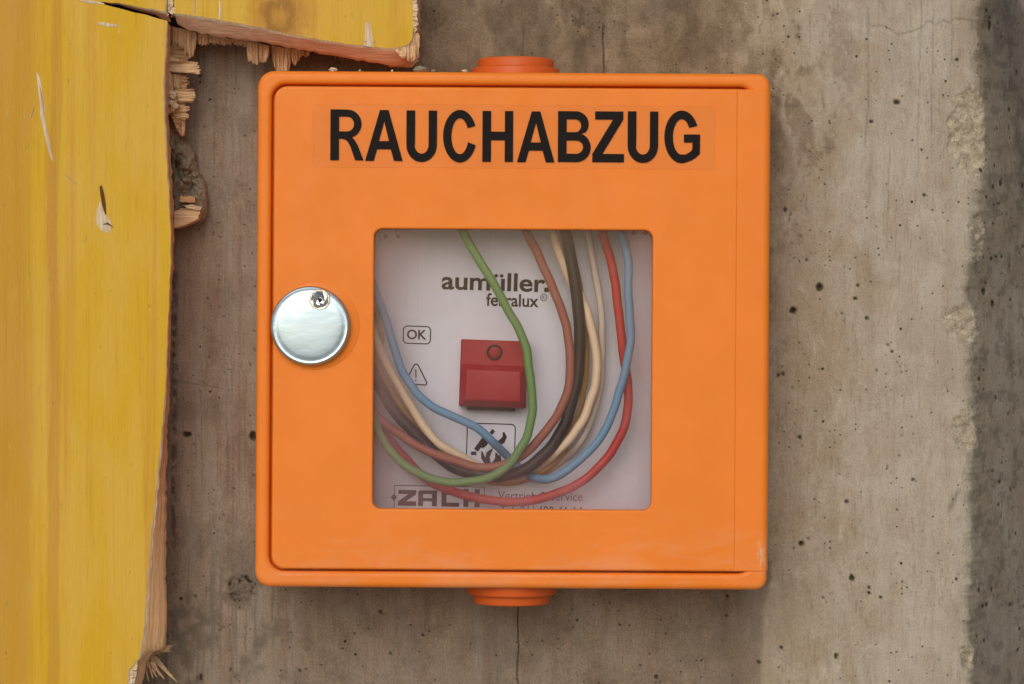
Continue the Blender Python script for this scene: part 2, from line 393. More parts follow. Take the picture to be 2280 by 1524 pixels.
# ------------------------------------------------------------------ concrete wall
def vnoise(x, y, seed):
    r = np.random.default_rng(seed); T = r.random((256, 256))
    xi = np.floor(x).astype(int); yi = np.floor(y).astype(int); fx = x - xi; fy = y - yi
    fx = fx * fx * (3 - 2 * fx); fy = fy * fy * (3 - 2 * fy)
    a = T[yi & 255, xi & 255]; b_ = T[yi & 255, (xi + 1) & 255]; c = T[(yi + 1) & 255, xi & 255]; d = T[(yi + 1) & 255, (xi + 1) & 255]
    return (a * (1 - fx) + b_ * fx) * (1 - fy) + (c * (1 - fx) + d * fx) * fy
def fbm(x, y, sx, sy, seed, oct=4, gain=0.55):
    s = 0; a = 1; t = 0
    for i in range(oct):
        s = s + a * vnoise(x / sx * 2 ** i + 17 * i, y / sy * 2 ** i + 31 * i, seed + i); t += a; a *= gain
    return s / t
def sst(x, a, b_):
    t = np.clip((x - a) / (b_ - a), 0, 1); return t * t * (3 - 2 * t)
def build_wall():
    xs = np.arange(-60, 2343, 3.2); ys = np.arange(-60, 1586, 3.2)
    for x0 in (1155, 1346, 1078): xs = np.concatenate([xs, np.arange(x0 - 9, x0 + 9, 1.0)])
    far = np.array([30, 80, 160, 300, 550, 1000, 2000, 3800, 7000])
    xs = np.unique(np.round(np.concatenate([xs, -60 - far, 2342 + far]), 2))
    ys = np.unique(np.round(np.concatenate([ys, -60 - far, 1585 + far]), 2))
    X, Y = np.meshgrid(xs, ys)
    infr = (sst(X, -200, -60) * (1 - sst(X, 2342, 2480))) * (sst(Y, -200, -60) * (1 - sst(Y, 1585, 1720)))
    cor = np.interp(Y, [-9000, 0, 120, 180, 420, 560, 640, 700, 780, 880, 960, 1100, 1250, 1400, 1524, 9000], [2170, 2180, 2172, 2176, 2180, 2164, 2150, 2158, 2163, 2160, 2166, 2156, 2160, 2154, 2158, 2160])
    t = X - cor; cn = (fbm(X * 0, Y, 1, 26, 5, 5, 0.65) - 0.5) * 22
    t = t - cn * np.exp(-(t / 30) ** 2)
    tanA = math.tan(rad(58))
    q = 9.0; soft = q * np.log1p(np.exp(np.clip(t / q, -40, 40))); soft = np.where(t > 300, t, soft)
    H = -tanA * soft
    # board print: upright streaks and slight steps
    st = fbm(X + 8 * (fbm(X * 0, Y, 1, 300, 40) - 0.5), Y, 22, 900, 60, 4) - 0.5
    H += infr * st * 3.2 + infr * (fbm(X, Y, 260, 420, 70, 3) - 0.5) * 7
    H += infr * (fbm(X, Y, 14, 14, 80, 3) - 0.5) * 0.7 * (1 + 5 * (t > 8))
    dirt = np.zeros_like(X); chip = np.zeros_like(X)
    # broken places along the corner
    for (xi, y0, y1, sl, sd) in ((2112, 180, 398, 20, 1), (2096, 668, 772, 20, 2), (2124, 893, 1018, 24, 3), (2136, 1420, 1510, 30, 4), (2150, 470, 640, 44, 7)):
        yc, hw = (y0 + y1) / 2, (y1 - y0) / 2
        e = np.sqrt(np.clip(1 - ((Y - yc) / hw) ** 2, 0, 1))
        xin = 2195 - (2195 - xi) * e ** 0.8 + (fbm(X, Y, 30, 22, 200 + sd, 4) - 0.5) * 42
        hc = -(X - xin) * math.tan(rad(sl)) + (fbm(X, Y, 26, 20, 300 + sd, 4, 0.6) - 0.5) * 17 - 2
        ok = (np.abs(Y - yc) < hw) & (X > xin)
        m = ok & (hc < H)
        H = np.where(m, hc, H); chip = np.where(m, 1.0, chip)
    chip = np.maximum(chip, 0.55 * np.exp(-((t + 7) / 8) ** 2) * sst(fbm(X, Y, 30, 60, 90, 3), 0.35, 0.6))
    # pits
    pits = [(416, 968, 10, 7), (563, 972, 8, 11), (1785, 1211, 6, 6), (1897, 1288, 6, 8), (1940, 271, 5, 4), (1748, 467, 3.5, 6), (2058, 435, 4, 4), (1905, 665, 5, 4), (1930, 708, 5, 4), (1733, 836, 4, 4), (1744, 833, 4, 4), (1781, 974, 4.5, 4), (1885, 1117, 5, 4), (1825, 640, 8, 9), (1766, 692, 8, 8), (1997, 228, 9, 5), (2214, 50, 5, 12), (2246, 402, 5, 8), (2204, 437, 4, 5), (2205, 648, 6, 9), (2231, 675, 6, 10), (1620, 1328, 4, 4), (1617, 1371, 4, 4), (1740, 1443, 4, 4), (1862, 1461, 5, 7), (870, 1456, 4, 3), (402, 1334, 4, 4), (434, 1328, 3, 4), (514, 1491, 3, 4), (668, 1494, 4, 3), (846, 1362, 4, 4), (1935, 1309, 4, 4), (1936, 1321, 4, 4), (1961, 1331, 4, 4), (2033, 1069, 4, 4), (447, 1508, 4, 9), (440, 1512, 3, 8), (1690, 1475, 4, 5)]
    for i in range(60):
        if i % 6 == 0: gx, gy = rng.uniform(1740, 2130), rng.uniform(420, 1500)
        q = 1.5 + 2.2 * rng.random() ** 2; pits.append((gx + rng.normal(0, 38), gy + rng.normal(0, 50), q, q * rng.uniform(0.8, 1.3)))
    for i in range(60):
        pits.append((rng.uniform(2180, 2330), rng.uniform(0, 1524), rng.uniform(2, 5), rng.uniform(2, 6)))
    for i in range(25):
        pits.append((rng.uniform(440, 570), rng.uniform(200, 1250), rng.uniform(1.8, 3.0), rng.uniform(1.8, 3.0)))
    for (x, y, rx, ry) in pits:
        c0, c1 = np.searchsorted(xs, [x - 3 * rx - 4, x + 3 * rx + 4]); r0, r1 = np.searchsorted(ys, [y - 3 * ry - 4, y + 3 * ry + 4])
        sl = np.s_[r0:r1, c0:c1]
        d = np.sqrt(((X[sl] - x) / rx) ** 2 + ((Y[sl] - y) / ry) ** 2) + (fbm(X[sl], Y[sl], 6, 6, 500, 2) - 0.5) * 0.5
        H[sl] -= (1 - sst(d, 0.5, 1.15)) * min(rx, ry) * 1.7
        dirt[sl] = np.maximum(dirt[sl], (1 - sst(d, 0.6, 1.25)) * (0.9 if min(rx, ry) > 3 else 0.7))
    # rough rosette under the box corner
    d = np.hypot(X - 538, (Y - 1312)) + (fbm(X, Y, 14, 14, 510, 3) - 0.5) * 22
    ro = 1 - sst(d, 24, 36)
    H += ro * (fbm(X, Y, 9, 9, 520, 4, 0.7) - 0.62) * 26
    dirt = np.maximum(dirt, np.clip(0.55 * np.exp(-((d - 26) / 7) ** 2) + ro * 0.5 * sst(fbm(X, Y, 7, 7, 530, 3), 0.5, 0.62), 0, 1)); chip = np.maximum(chip, ro * 0.1)
    # upright joints
    for (x0, y0, y1, wd, dp) in ((1155, 1300, 9000, 1.5, 6), (1346, 55, 200, 1.6, 6), (1118, -400, 60, 2.0, 3), (1166, 60, 180, 3, 3), (1935, 20, 330, 1.6, 2), (1980, 330, 560, 1.5, 2), (2052, 0, 400, 1.6, 2.4), (2080, 0, 300, 1.6, 2.4), (2120, 0, 180, 1.6, 2), (1108, 1330, 9000, 3, 3), (885, 1330, 1420, 1.6, 2), (2005, 560, 640, 1.6, 2)):
        xx = x0 + (fbm(X * 0, Y, 1, 60, int(x0), 3) - 0.5) * 10 - (0.02 * (Y - y0) if x0 > 1900 else 0)
        g_ = np.exp(-((X - xx) / wd) ** 2) * sst(Y, y0 - 8, y0 + 8) * (1 - sst(Y, y1 - 8, y1 + 8))
        H -= g_ * dp; dirt = np.maximum(dirt, g_ * (0.45 if dp > 5 else 0.3))
    # fine wandering crack high on the pale part
    yc = 62 + (fbm(X, Y * 0, 70, 1, 610, 4) - 0.5) * 60 + 10 * np.sin(X / 60)
    g_ = np.exp(-((Y - yc) / 1.8) ** 2) * sst(X, 1920, 1940) * (1 - sst(X, 2180, 2200)); dirt = np.maximum(dirt, 0.4 * g_); H -= g_ * 2
    g_ = np.exp(-((Y - 848 - 0.16 * (X - 390)) / 2.0) ** 2) * sst(X, 385, 395) * (1 - sst(X, 480, 500)); dirt = np.maximum(dirt, 0.35 * g_)
    # what the boards and the weather left: masks of stain, with the facet's shade painted in
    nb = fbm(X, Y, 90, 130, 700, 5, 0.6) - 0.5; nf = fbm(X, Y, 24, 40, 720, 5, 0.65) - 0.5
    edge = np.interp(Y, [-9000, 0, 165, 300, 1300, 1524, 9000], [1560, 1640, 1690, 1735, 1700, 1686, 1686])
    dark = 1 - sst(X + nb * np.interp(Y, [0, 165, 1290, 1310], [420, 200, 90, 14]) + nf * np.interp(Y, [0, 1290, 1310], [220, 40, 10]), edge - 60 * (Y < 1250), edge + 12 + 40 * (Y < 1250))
    patch = sst(nb + 0.8 * nf, 0.10, 0.2) * (X > 1690) * (1 - sst(X, 1800, 1960)) * (1 - sst(Y, 430, 620))
    dark = np.maximum(dark, 0.75 * patch)
    blot = sst(fbm(X, Y, 42, 60, 760, 4, 0.6), 0.60, 0.70) * (Y < 240) * (X > 900)
    dirt = np.maximum(dirt, 0.2 * blot * dark + 0.06 * blot)
    top = (1 - sst(Y, 180, 260)) * sst(X, 900, 930) * (1 - sst(X, 1500, 1750))
    wv = fbm(X, Y, 150, 120, 800, 4, 0.5); vein = np.exp(-((wv - 0.5) / 0.007) ** 2) + np.exp(-((wv - 0.42) / 0.006) ** 2)
    dirt = np.maximum(dirt, 0.34 * vein * top * sst(fbm(X, Y, 80, 80, 820, 3), 0.4, 0.6))
    cloud = sst(fbm(X, Y, 70, 90, 830, 5, 0.6), 0.45, 0.66); dirt = np.maximum(dirt, 0.3 * cloud * top)
    dirt = np.maximum(dirt, 0.5 * np.exp(-((X - 1300 - 50 * nb) / 26) ** 2) * top * sst(fbm(X, Y, 16, 24, 840, 4), 0.38, 0.6))
    # smear near the lower end of the corner
    dirt = np.maximum(dirt, 0.4 * np.exp(-((X - 2128 + (Y - 1105) * 0.45 + 10 * nf) / 6) ** 2) * sst(Y, 1080, 1100) * (1 - sst(Y, 1125, 1160)))
    dark = np.where(t > -2, np.maximum(dark, sst(t, -2, 10) * 0.55), dark)  # shade of the facet turned from the light, painted as darker concrete
    left = (1 - sst(X + nb * 60, 600, 700))
    low = sst(Y, 1150, 1330)
    warm = (t < 0) * left * (0.75 + 0.5 * nf) * (1 - 0.25 * low) + low * (X > 640) * dark * np.clip(0.45 + 1.2 * nb, 0, 1)
    dirt = np.maximum(dirt, 0.3 * sst(t, 4, 14) * sst(fbm(X, Y, 20, 26, 880, 4, 0.65), 0.5, 0.66))
    dk2 = np.exp(-((X - 1625) / 52) ** 2) * low * (0.5 + nf) + np.exp(-((X - 1100) / 30) ** 2) * low * 0.5
    dirt = np.maximum(dirt, np.clip(dk2, 0, 1) * 0.42)
    stk = sst(fbm(X + 10 * nb, Y, 7, 330, 850, 4, 0.6), 0.5, 0.72)
    dirt = np.maximum(dirt, np.clip(stk * (0.22 * left + 0.09 * low * dark + 0.035), 0, 1) * (t < 0))
    mot = sst(fbm(X, Y, 60, 70, 870, 5, 0.65), 0.48, 0.68); dirt = np.maximum(dirt, 0.2 * mot * (left + low * dark))
    strip = np.exp(-((X - 386 - 5 * (nf)) / 7) ** 2) * sst(Y, 560, 620) * (1 - sst(Y, 1150, 1300)) * sst(fbm(X, Y, 8, 12, 790, 3), 0.35, 0.6)
    H -= strip * 7; dirt = np.maximum(dirt, strip * 0.6)
    k = (HF + D - 0) / D
    V = np.stack([(X - 1140) * k * U, -H * U, -(Y - 762) * k * U], -1).reshape(-1, 3)
    ny, nx = X.shape
    idx = np.arange(ny * nx).reshape(ny, nx)
    F = np.stack([idx[:-1, :-1], idx[1:, :-1], idx[1:, 1:], idx[:-1, 1:]], -1).reshape(-1, 4)
    keep = V[:, 2][F].min(1) > -1.29
    F = F[keep]
    me = bpy.data.meshes.new('concrete_wall')
    me.vertices.add(len(V)); me.vertices.foreach_set('co', V.ravel())
    me.loops.add(F.size); me.loops.foreach_set('vertex_index', F.ravel().astype(np.int32))
    me.polygons.add(len(F)); me.polygons.foreach_set('loop_start', np.arange(0, F.size, 4, dtype=np.int32))
    me.update(calc_edges=True); me.validate()
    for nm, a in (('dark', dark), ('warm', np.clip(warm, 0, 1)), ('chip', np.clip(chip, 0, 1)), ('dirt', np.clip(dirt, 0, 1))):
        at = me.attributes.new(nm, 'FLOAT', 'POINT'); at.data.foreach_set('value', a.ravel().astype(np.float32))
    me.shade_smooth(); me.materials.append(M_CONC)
    o = bpy.data.objects.new('concrete_wall', me); COL.objects.link(o)
    tag(o, 'stained board-marked concrete wall with a chipped upright corner, behind the orange box', 'wall', kind='thing')
build_wall()

# ------------------------------------------------------------------ pale pipe in the upper corner
pa, pb = P(2218, -260, 130), P(2433, 240, 130)
pth = [pa + (pb - pa) * (i / 12) for i in range(13)]
v, f = tube(pth, 62 * U, 28)
# its edge runs from the top of the frame to the side of it
o = mk('pipe', v, f, M_PIPE, origin=pa)
tag(o, 'smooth pale grey pipe crossing the corner above the shaded concrete face', 'pipe')

# ------------------------------------------------------------------ yellow formwork panel
FH = 225
Fo = [(-420, -420), (-420, 2000), (240, 2000), (262, 1600), (284, 1524), (286, 1494), (300, 1478), (311, 1466), (318, 1420), (322, 1380), (326, 1330), (329, 1290), (336, 1200), (344, 1120), (352, 1040), (360, 960), (367, 880), (371, 800), (374, 720), (377, 650), (380, 580), (380, 520), (376, 450), (372, 370), (369, 320), (366, 280), (365, 230), (364, 190), (366, 150), (369, 110), (371, 75), (372, 46), (340, 38), (300, 28), (262, 18), (228, 9), (180, 3), (178, 1.5), (230, 5), (262, 7), (300, 14), (340, 21), (369, 26), (371, -40), (373, -120), (378, -120), (386, -40), (389, 29), (420, 33), (450, 38), (520, 51), (580, 62), (640, 75), (700, 86), (760, 96), (820, 103), (862, 108), (888, 107), (907, 101), (917, 88), (920, 62), (920, 20), (921, -420)]
Bo = [(-420, -420), (-420, 2000), (300, 2000), (310, 1600), (318, 1524), (322, 1490), (326, 1474), (340, 1452), (370, 1441), (372, 1390), (371, 1335), (369, 1290), (370, 1200), (370, 1120), (371, 1040), (373, 960), (374, 880), (375, 800), (376, 720), (379, 655), (383, 585), (384, 522), (382, 452), (378, 372), (375, 322), (373, 282), (372, 232), (372, 192), (373, 152), (375, 112), (378, 85), (380, 64), (345, 48), (304, 34), (264, 22), (229, 10), (180, 3.6), (178, 2), (230, 6), (264, 12), (304, 24), (345, 36), (380, 50), (377, -40), (377, -118), (380, -118), (388, -40), (394, 54), (420, 68), (450, 76), (520, 86), (580, 95), (640, 106), (700, 117), (760, 128), (820, 138), (862, 146), (890, 147), (912, 140), (926, 120), (930, 90), (929, 30), (928, -420)]
def refine(A, Bq, step=11.0):
    a2, b2 = [], []
    for i in range(len(A)):
        j = (i + 1) % len(A)
        inside = -200 < A[i][0] < 1000 and -130 < A[i][1] < 1560 and -130 < A[j][1] < 1560 and A[j][0] > -200
        n = max(1, int(math.dist(A[i], A[j]) / step)) if inside else 1
        for k in range(n):
            t = k / n
            a2.append((A[i][0] + (A[j][0] - A[i][0]) * t, A[i][1] + (A[j][1] - A[i][1]) * t))
            b2.append((Bq[i][0] + (Bq[j][0] - Bq[i][0]) * t, Bq[i][1] + (Bq[j][1] - Bq[i][1]) * t))
    return a2, b2
Bo = [(x + (3.5 if 370 < x < 390 and 100 < y < 900 else 0), y) for x, y in Bo]
Fo, Bo = refine(Fo, Bo)
panel = empty('formwork_panel', P(180, 762, 0), 'yellow coated wooden formwork panel with a rough sawn corner cut, beside and above the box', 'wood panel')
rj = lambda s: random.uniform(-s, s)
inb = lambda p: -150 < p[0] < 1000 and -100 < p[1] < 1550
Fj = [(x + rj(1.0), y + rj(1.0)) if inb((x, y)) else (x, y) for x, y in Fo]
Bj = [(x + rj(1.6), y + rj(1.6)) if inb((x, y)) else (x, y) for x, y in Bo]
tri = tessellate_polygon([[Vector((x, y, 0)) for x, y in Fj]])
# the coated face with its thin edge of lacquer, then the sawn core
n = len(Fj)
eb = []
for a, c in zip(Fj, Bj):
    d_ = math.dist(a, c) or 1; q = min(5.0, d_ * 0.3) + random.uniform(-0.6, 1.2); eb.append((a[0] + (c[0] - a[0]) / d_ * q, a[1] + (c[1] - a[1]) / d_ * q) if inb(a) else a)
v = [P(x, y, FH) for x, y in Fj] + [P(x, y, FH - 5) for x, y in eb]
cf = mk('coated_face', v, [tuple(t) for t in tri] + [(i, (i + 1) % n, (i + 1) % n + n, i + n) for i in range(n)], M_YEL, panel, sharp=30)
cf.data.materials.append(M_PALE)
for q in cf.data.polygons:
    if len({i >= n for i in q.vertices}) == 2: q.material_index = 1
rings = []
for k in range(6):
    t = min(k / 4, 1.0); h = (FH - 5) - 40 * t if k < 5 else 6   # slanting saw cut, then square to the back
    rings.append([P(a[0] + (c[0] - a[0]) * t + (rj(1.2) if 0 < k else 0), a[1] + (c[1] - a[1]) * t + (rj(1.2) if 0 < k else 0), h) for a, c in zip(eb, Bj)])
def loft_mats(rings):
    v, f = loft(rings); return v, f
v, f = loft(rings)
fc_h = [q for q in f if abs((v[q[0]] - v[q[1]]).x) > abs((v[q[0]] - v[q[1]]).z) * 1.3]
fc_v = [q for q in f if q not in set(fc_h)]
def sub(v, f):
    ids = sorted({i for q in f for i in q}); mp = {a: i for i, a in enumerate(ids)}
    return [v[i] for i in ids], [tuple(mp[i] for i in q) for q in f]
def islands(fs):
    par = {}
    def find(a):
        while par[a] != a: par[a] = par[par[a]]; a = par[a]
        return a
    for q in fs:
        for i in q: par.setdefault(i, i)
        for i in q[1:]: par[find(i)] = find(q[0])
    g_ = {}
    for q in fs: g_.setdefault(find(q[0]), []).append(q)
    return list(g_.values())
for fs, m in [(q, M_SAWN) for q in islands(fc_v)] + [(q, M_SAWNX) for q in islands(fc_h)]:
    mk('sawn_edge', *sub(v, fs), m, panel, sharp=60)

def jag(pts, amp, tip_edges=(), step=4.0):
    """outline with fibres torn along chosen edges"""
    out = []
    for i in range(len(pts)):
        a, c = pts[i], pts[(i + 1) % len(pts)]
        L = math.dist(a, c); m = max(1, int(L / step)); nx, ny = (c[1] - a[1]) / (L or 1), -(c[0] - a[0]) / (L or 1)
        for k in range(m):
            t = k / m; q = (rj(amp) if i in tip_edges else rj(0.6)) if k else 0
            out.append((a[0] + (c[0] - a[0]) * t + nx * q, a[1] + (c[1] - a[1]) * t + ny * q))
    return out
def fibres(pts, h1, upright, step=2.0, M=7):
    """a torn layer: rows of fibre along the grain, each breaking off at its own length"""
    q = [(y, x) for x, y in pts] if upright else list(pts)
    y0, y1 = min(p[1] for p in q), max(p[1] for p in q)
    nr = max(3, int((y1 - y0) / step)); rows = []; run = 0; tear = 0
    for j in range(nr + 1):
        y = y0 + (y1 - y0) * (0.02 + 0.96 * j / nr); xs = []
        for i in range(len(q)):
            a, c = q[i], q[(i + 1) % len(q)]
            if (a[1] - y) * (c[1] - y) <= 0 and a[1] != c[1]: xs.append(a[0] + (c[0] - a[0]) * (y - a[1]) / (c[1] - a[1]))
        if len(xs) < 2: continue
        if random.random() < 0.45: tear = random.uniform(-3, 5.5); run = random.uniform(-7, 7)
        a, c = min(xs) - 1, max(xs) + tear + rj(2.2)
        rows.append((y, a, max(c, a + 4), run + rj(2.5)))
    v, f = [], []; R = len(rows)
    for dh in (0, -16):
        for (y, a, c, dz) in rows:
            for k in range(M):
                t = k / (M - 1); x = a + (c - a) * t; yy = y + rj(0.4)
                h = h1 + dz * (0.4 + 0.6 * t) + rj(1.2) - (5 * (t > 0.98)) + dh
                v.append(P(yy, x, h) if upright else P(x, yy, h))
    g = lambda s_, j, k: (s_ * R + j) * M + k
    for s_ in (0, 1):
        for j in range(R - 1):
            for k in range(M - 1): f.append((g(s_, j, k), g(s_, j, k + 1), g(s_, j + 1, k + 1), g(s_, j + 1, k)))
    for j in range(R - 1):
        f += [(g(0, j, 0), g(0, j + 1, 0), g(1, j + 1, 0), g(1, j, 0)), (g(0, j, M - 1), g(0, j + 1, M - 1), g(1, j + 1, M - 1), g(1, j, M - 1))]
    for k in range(M - 1):
        f += [(g(0, 0, k), g(0, 0, k + 1), g(1, 0, k + 1), g(1, 0, k)), (g(0, R - 1, k), g(0, R - 1, k + 1), g(1, R - 1, k + 1), g(1, R - 1, k))]
    return v, f
SP = [  # torn layers of the panel: outline, back, front, ragged edges, material
    ([(360, 52), (420, 66), (418, 140), (416, 200), (412, 262), (396, 292), (384, 262), (372, 250), (360, 240)], 4, 44, (2, 3, 4), M_SPL),
    ([(362, 54), (388, 62), (439, 74), (437, 96), (435, 110), (430, 127), (423, 131), (419, 119), (411, 122), (408, 104), (384, 101), (366, 88)], 8, 62, (3, 4, 5, 6, 7, 8), M_SPLV),
    ([(362, 104), (384, 104), (406, 106), (416, 122), (414, 134), (362, 132)], 8, 46, (2, 3), M_SPL),
    ([(360, 122), (372, 122), (386, 130), (402, 133), (402, 137), (360, 136)], 8, 84, (2, 3), M_SPL),
    ([(362, 137), (419, 137), (443, 140), (438, 147), (443, 156), (440, 160), (443, 166), (434, 165), (413, 161), (388, 162), (362, 150)], 10, 74, (2, 3, 4, 5, 6), M_SPL),
    ([(382, 166), (402, 165), (404, 197), (384, 199)], 8, 58, (1,), M_SPLV),
    ([(402, 166), (415, 165), (416, 196), (403, 197)], 6, 34, (1,), M_SPLV),
    ([(384, 199), (430, 198), (431, 208), (433, 215), (431, 229), (413, 230), (395, 229)], 10, 66, (1, 2, 3), M_SPL),
    ([(378, 230), (412, 230), (416, 240), (419, 246), (416, 252), (420, 259), (413, 267), (388, 261)], 10, 54, (1, 2, 3, 4, 5, 6), M_SPL),
    ([(388, 261), (413, 267), (412, 298), (408, 301), (396, 295), (391, 275)], 6, 36, (1, 2, 3), M_SPLV),
    ([(360, 148), (374, 152), (383, 168), (386, 205), (396, 233), (388, 250), (374, 248), (360, 240)], 8, 92, (1, 2, 3, 4), M_SPLV),
    ([(370, 196), (384, 200), (393, 214), (388, 222), (372, 212)], 30, 112, (1, 2), M_PALE),
    ([(372, 214), (388, 224), (398, 236), (390, 242), (374, 230)], 30, 104, (1, 2), M_PALE),
    # hanging from the underside of the short board
    ([(436, 74), (500, 86), (560, 92), (600, 104), (602, 112), (560, 104), (520, 96), (500, 100), (470, 96), (450, 100), (440, 98)], 8, 60, (4, 5, 6, 7, 8), M_SPLV),
    ([(549, 92), (600, 104), (597, 124), (592, 136), (584, 137), (576, 139), (566, 137), (553, 138), (550, 118)], 8, 70, (2, 3, 4, 5, 6), M_SPLV),
    ([(604, 102), (648, 112), (647, 150), (643, 162), (616, 162), (607, 132)], 6, 44, (2, 3, 4), M_SPLV),
    ([(648, 110), (690, 118), (684, 128), (676, 124), (668, 130), (660, 143), (655, 140), (650, 132)], 8, 58, (1, 2, 3, 4, 5), M_SPLV),
    # frayed end of the short board
    ([(878, 112), (896, 106), (912, 96), (917, 76), (930, 74), (936, 86), (935, 98), (930, 108), (932, 124), (918, 132), (892, 132)], 60, 221, (3, 4, 5, 6, 7, 8), M_SPLV),
    ([(862, 150), (890, 132), (914, 112), (928, 104), (930, 140), (914, 152), (892, 148)], 20, 150, (3, 4, 5), M_SPL),
    # end of the sawn strip, lower corner
    ([(318, 1440), (372, 1436), (386, 1440), (378, 1447), (384, 1452), (366, 1450), (356, 1458), (340, 1452), (322, 1456)], 8, 60, (1, 2, 3, 4, 5, 6), M_SPL),
    # white splinters in the upright saw cut and a chipped veneer at the foot
    ([(372, -30), (381, -30), (386, 10), (394, 30), (382, 32), (374, 26)], 150, 222, (2, 3, 4), M_PALE),
    ([(884, -420), (922, -420), (928, -100), (929, 66), (921, 76), (918, 40)], 8, 226.5, (2,), M_PALE),
    ([(286, 1494), (300, 1478), (307, 1470), (304, 1500), (296, 1540), (280, 1600), (262, 1600), (283, 1526)], 120, 222, (), M_PALE),
]
for (pts, h0, h1, tips, m) in SP:
    if pts[0] == (884, -420): pts = [(919, -420), (928, -420), (930, -100), (930, 66), (922, 76), (919.5, 40)]
    if h1 < 125: h1 = 48 + h1 * 0.9
    v, f = fibres(pts, h1, m in (M_SPLV, M_PALE)) if m is not M_PALE and not (min(p[1] for p in pts) > 1443) else slab(jag(pts, 2.8, tips), h0, h1, jig=4.0)
    mk('splinter', v, f, m, panel, smooth=False)
# the fan of split wood at the foot of the sawn strip
for (x0, y0, x1, y1, wd, h) in ((330, 1452, 394, 1520, 13, 96), (324, 1458, 366, 1513, 9, 112), (334, 1462, 372, 1500, 7, 84), (322, 1462, 350, 1510, 8, 124), (318, 1462, 331, 1518, 10, 116), (314, 1462, 306, 1526, 14, 108), (326, 1466, 341, 1512, 6, 132), (338, 1468, 356, 1506, 6, 128), (312, 1470, 318, 1500, 7, 138), (336, 1474, 346, 1496, 5, 136)):
    L = math.dist((x0, y0), (x1, y1)); ux, uy = (x1 - x0) / L, (y1 - y0) / L; nx, ny = -uy, ux
    pts = []
    for sd in (1, -1):
        row = [(x0 + ux * L * t + nx * sd * (wd * 0.5 * (1 - t ** 1.3) + 0.3 + rj(0.5)), y0 + uy * L * t + ny * sd * (wd * 0.5 * (1 - t ** 1.3) + 0.3 + rj(0.5))) for t in (0, .15, .3, .45, .6, .75, .9, 1)]
        pts += row if sd == 1 else row[::-1]
    v, f = slab(pts, h - 8, h, jig=2.5)
    mk('splinter', v, f, M_SPL if abs(ux) > 0.5 else M_SPLV, panel, smooth=False)
# loose fibres: a few hundred hairs, joined
hairs = []
def hair(x, y, dx, dy, h, wd):
    a = (x + wd, y); c = (x - wd, y); e = (x + dx, y + dy)
    p = [P(*a, h), P(*c, h), P(x + dx * 0.55 + wd * 0.4, y + dy * 0.55, h + rj(5)), P(x + dx * 0.55 - wd * 0.4, y + dy * 0.55, h + rj(5)), P(*e, h + rj(12)), P(x, y, h - wd * 2)]
    hairs.append((p, [(0, 1, 3, 2), (2, 3, 4), (0, 5, 2), (1, 5, 3), (2, 5, 4), (3, 5, 4)]))
for i in range(150):
    t = random.random(); x = 690 + t * 215; y = np.interp(x, [690, 760, 820, 862, 905], [115, 127, 137, 145, 146]); hair(x, y - 3, rj(5), random.uniform(4, 13) * (0.5 + random.random() * 0.7), random.uniform(10, 60), random.uniform(0.8, 2))
for i in range(90):
    x = random.uniform(886, 930); y = np.interp(x, [886, 905, 918, 932], [106, 97, 82, 84]); hair(x, y + random.uniform(-2, 22), random.uniform(-5, 9), random.uniform(-12, 2), random.uniform(120, 222), random.uniform(0.8, 1.8))
for i in range(60):
    x = random.uniform(440, 600); y = np.interp(x, [440, 500, 560, 602], [98, 98, 104, 112]); hair(x, y - 4, rj(3), random.uniform(5, 11), random.uniform(10, 56), random.uniform(0.9, 2))
for i in range(46):
    y = random.uniform(380, 640); x = np.interp(y, [380, 450, 520, 585, 640], [378, 382, 384, 383, 380]); hair(x - 2, y, random.uniform(2, 9), random.uniform(-6, 8), random.uniform(10, 120), random.uniform(0.8, 1.6))
for i in range(40):
    x = random.uniform(806, 834); y = 101 + rj(4); hair(x, y, rj(4), random.uniform(-14, 3), 222, random.uniform(0.8, 1.5))
for i in range(30):
    x = random.uniform(372, 396); hair(x, random.uniform(10, 40), rj(4), -random.uniform(4, 18), random.uniform(190, 224), random.uniform(0.7, 1.4))
o = mk('loose_fibre', *merge(hairs), M_PALE, panel, smooth=False); o['kind'] = 'stuff'
# gouges and scratches that bare the pale wood
def lens(pts, wd, h1, mat, name='gouge'):
    v2, f2 = ribbon(pts, wd)
    n = len(pts); v = [P(x, y, h1) for x, y in v2]
    mid = [P(x, y, h1 + 1.6) for x, y in pts]
    vv = v + mid
    f = []
    for i in range(n - 1):
        f += [(i, i + 1, 2 * n + i + 1, 2 * n + i), (2 * n + i, 2 * n + i + 1, n + i + 1, n + i)]
    return mk(name, vv, f, mat, panel, sharp=80)
lens([(82, 162), (86, 176), (90, 205), (95, 240), (94, 258), (100, 285), (107, 318), (113, 345), (120, 364)], [3, 7, 9, 12, 9, 8, 9, 6, 1], FH + 0.5, M_PALE)
lens([(88, 190), (93, 222), (97, 250)], [1, 4, 1], FH + 2.4, M_SAWN)
lens([(224, 450), (222, 470), (228, 492), (238, 508), (242, 520)], [3, 14, 30, 26, 3], FH + 0.5, M_PALE)
lens([(224, 414), (227, 430), (231, 455), (235, 478)], [5, 8, 8, 2], FH + 2.6, M_GOUGE)
lens([(230, 500), (240, 498), (252, 506)], [1, 4, 1], FH + 2.6, M_GOUGE)
lens([(218, 52), (240, 56), (260, 58)], [5, 9, 5], FH + 0.5, M_PALE)
lens([(178, 2), (205, 5), (232, 9)], [2, 7, 3], FH + 0.5, M_PALE)
lens([(818, 50), (820, 70), (822, 92), (820, 104)], [9, 15, 20, 26], FH + 0.5, M_PALE)
lens([(489, 2), (491, 20), (488, 44)], [3, 7, 4], FH + 0.5, M_PALE)
lens([(434, -4), (434, 14), (433, 30)], [2, 4, 2], FH + 0.5, M_PALE)
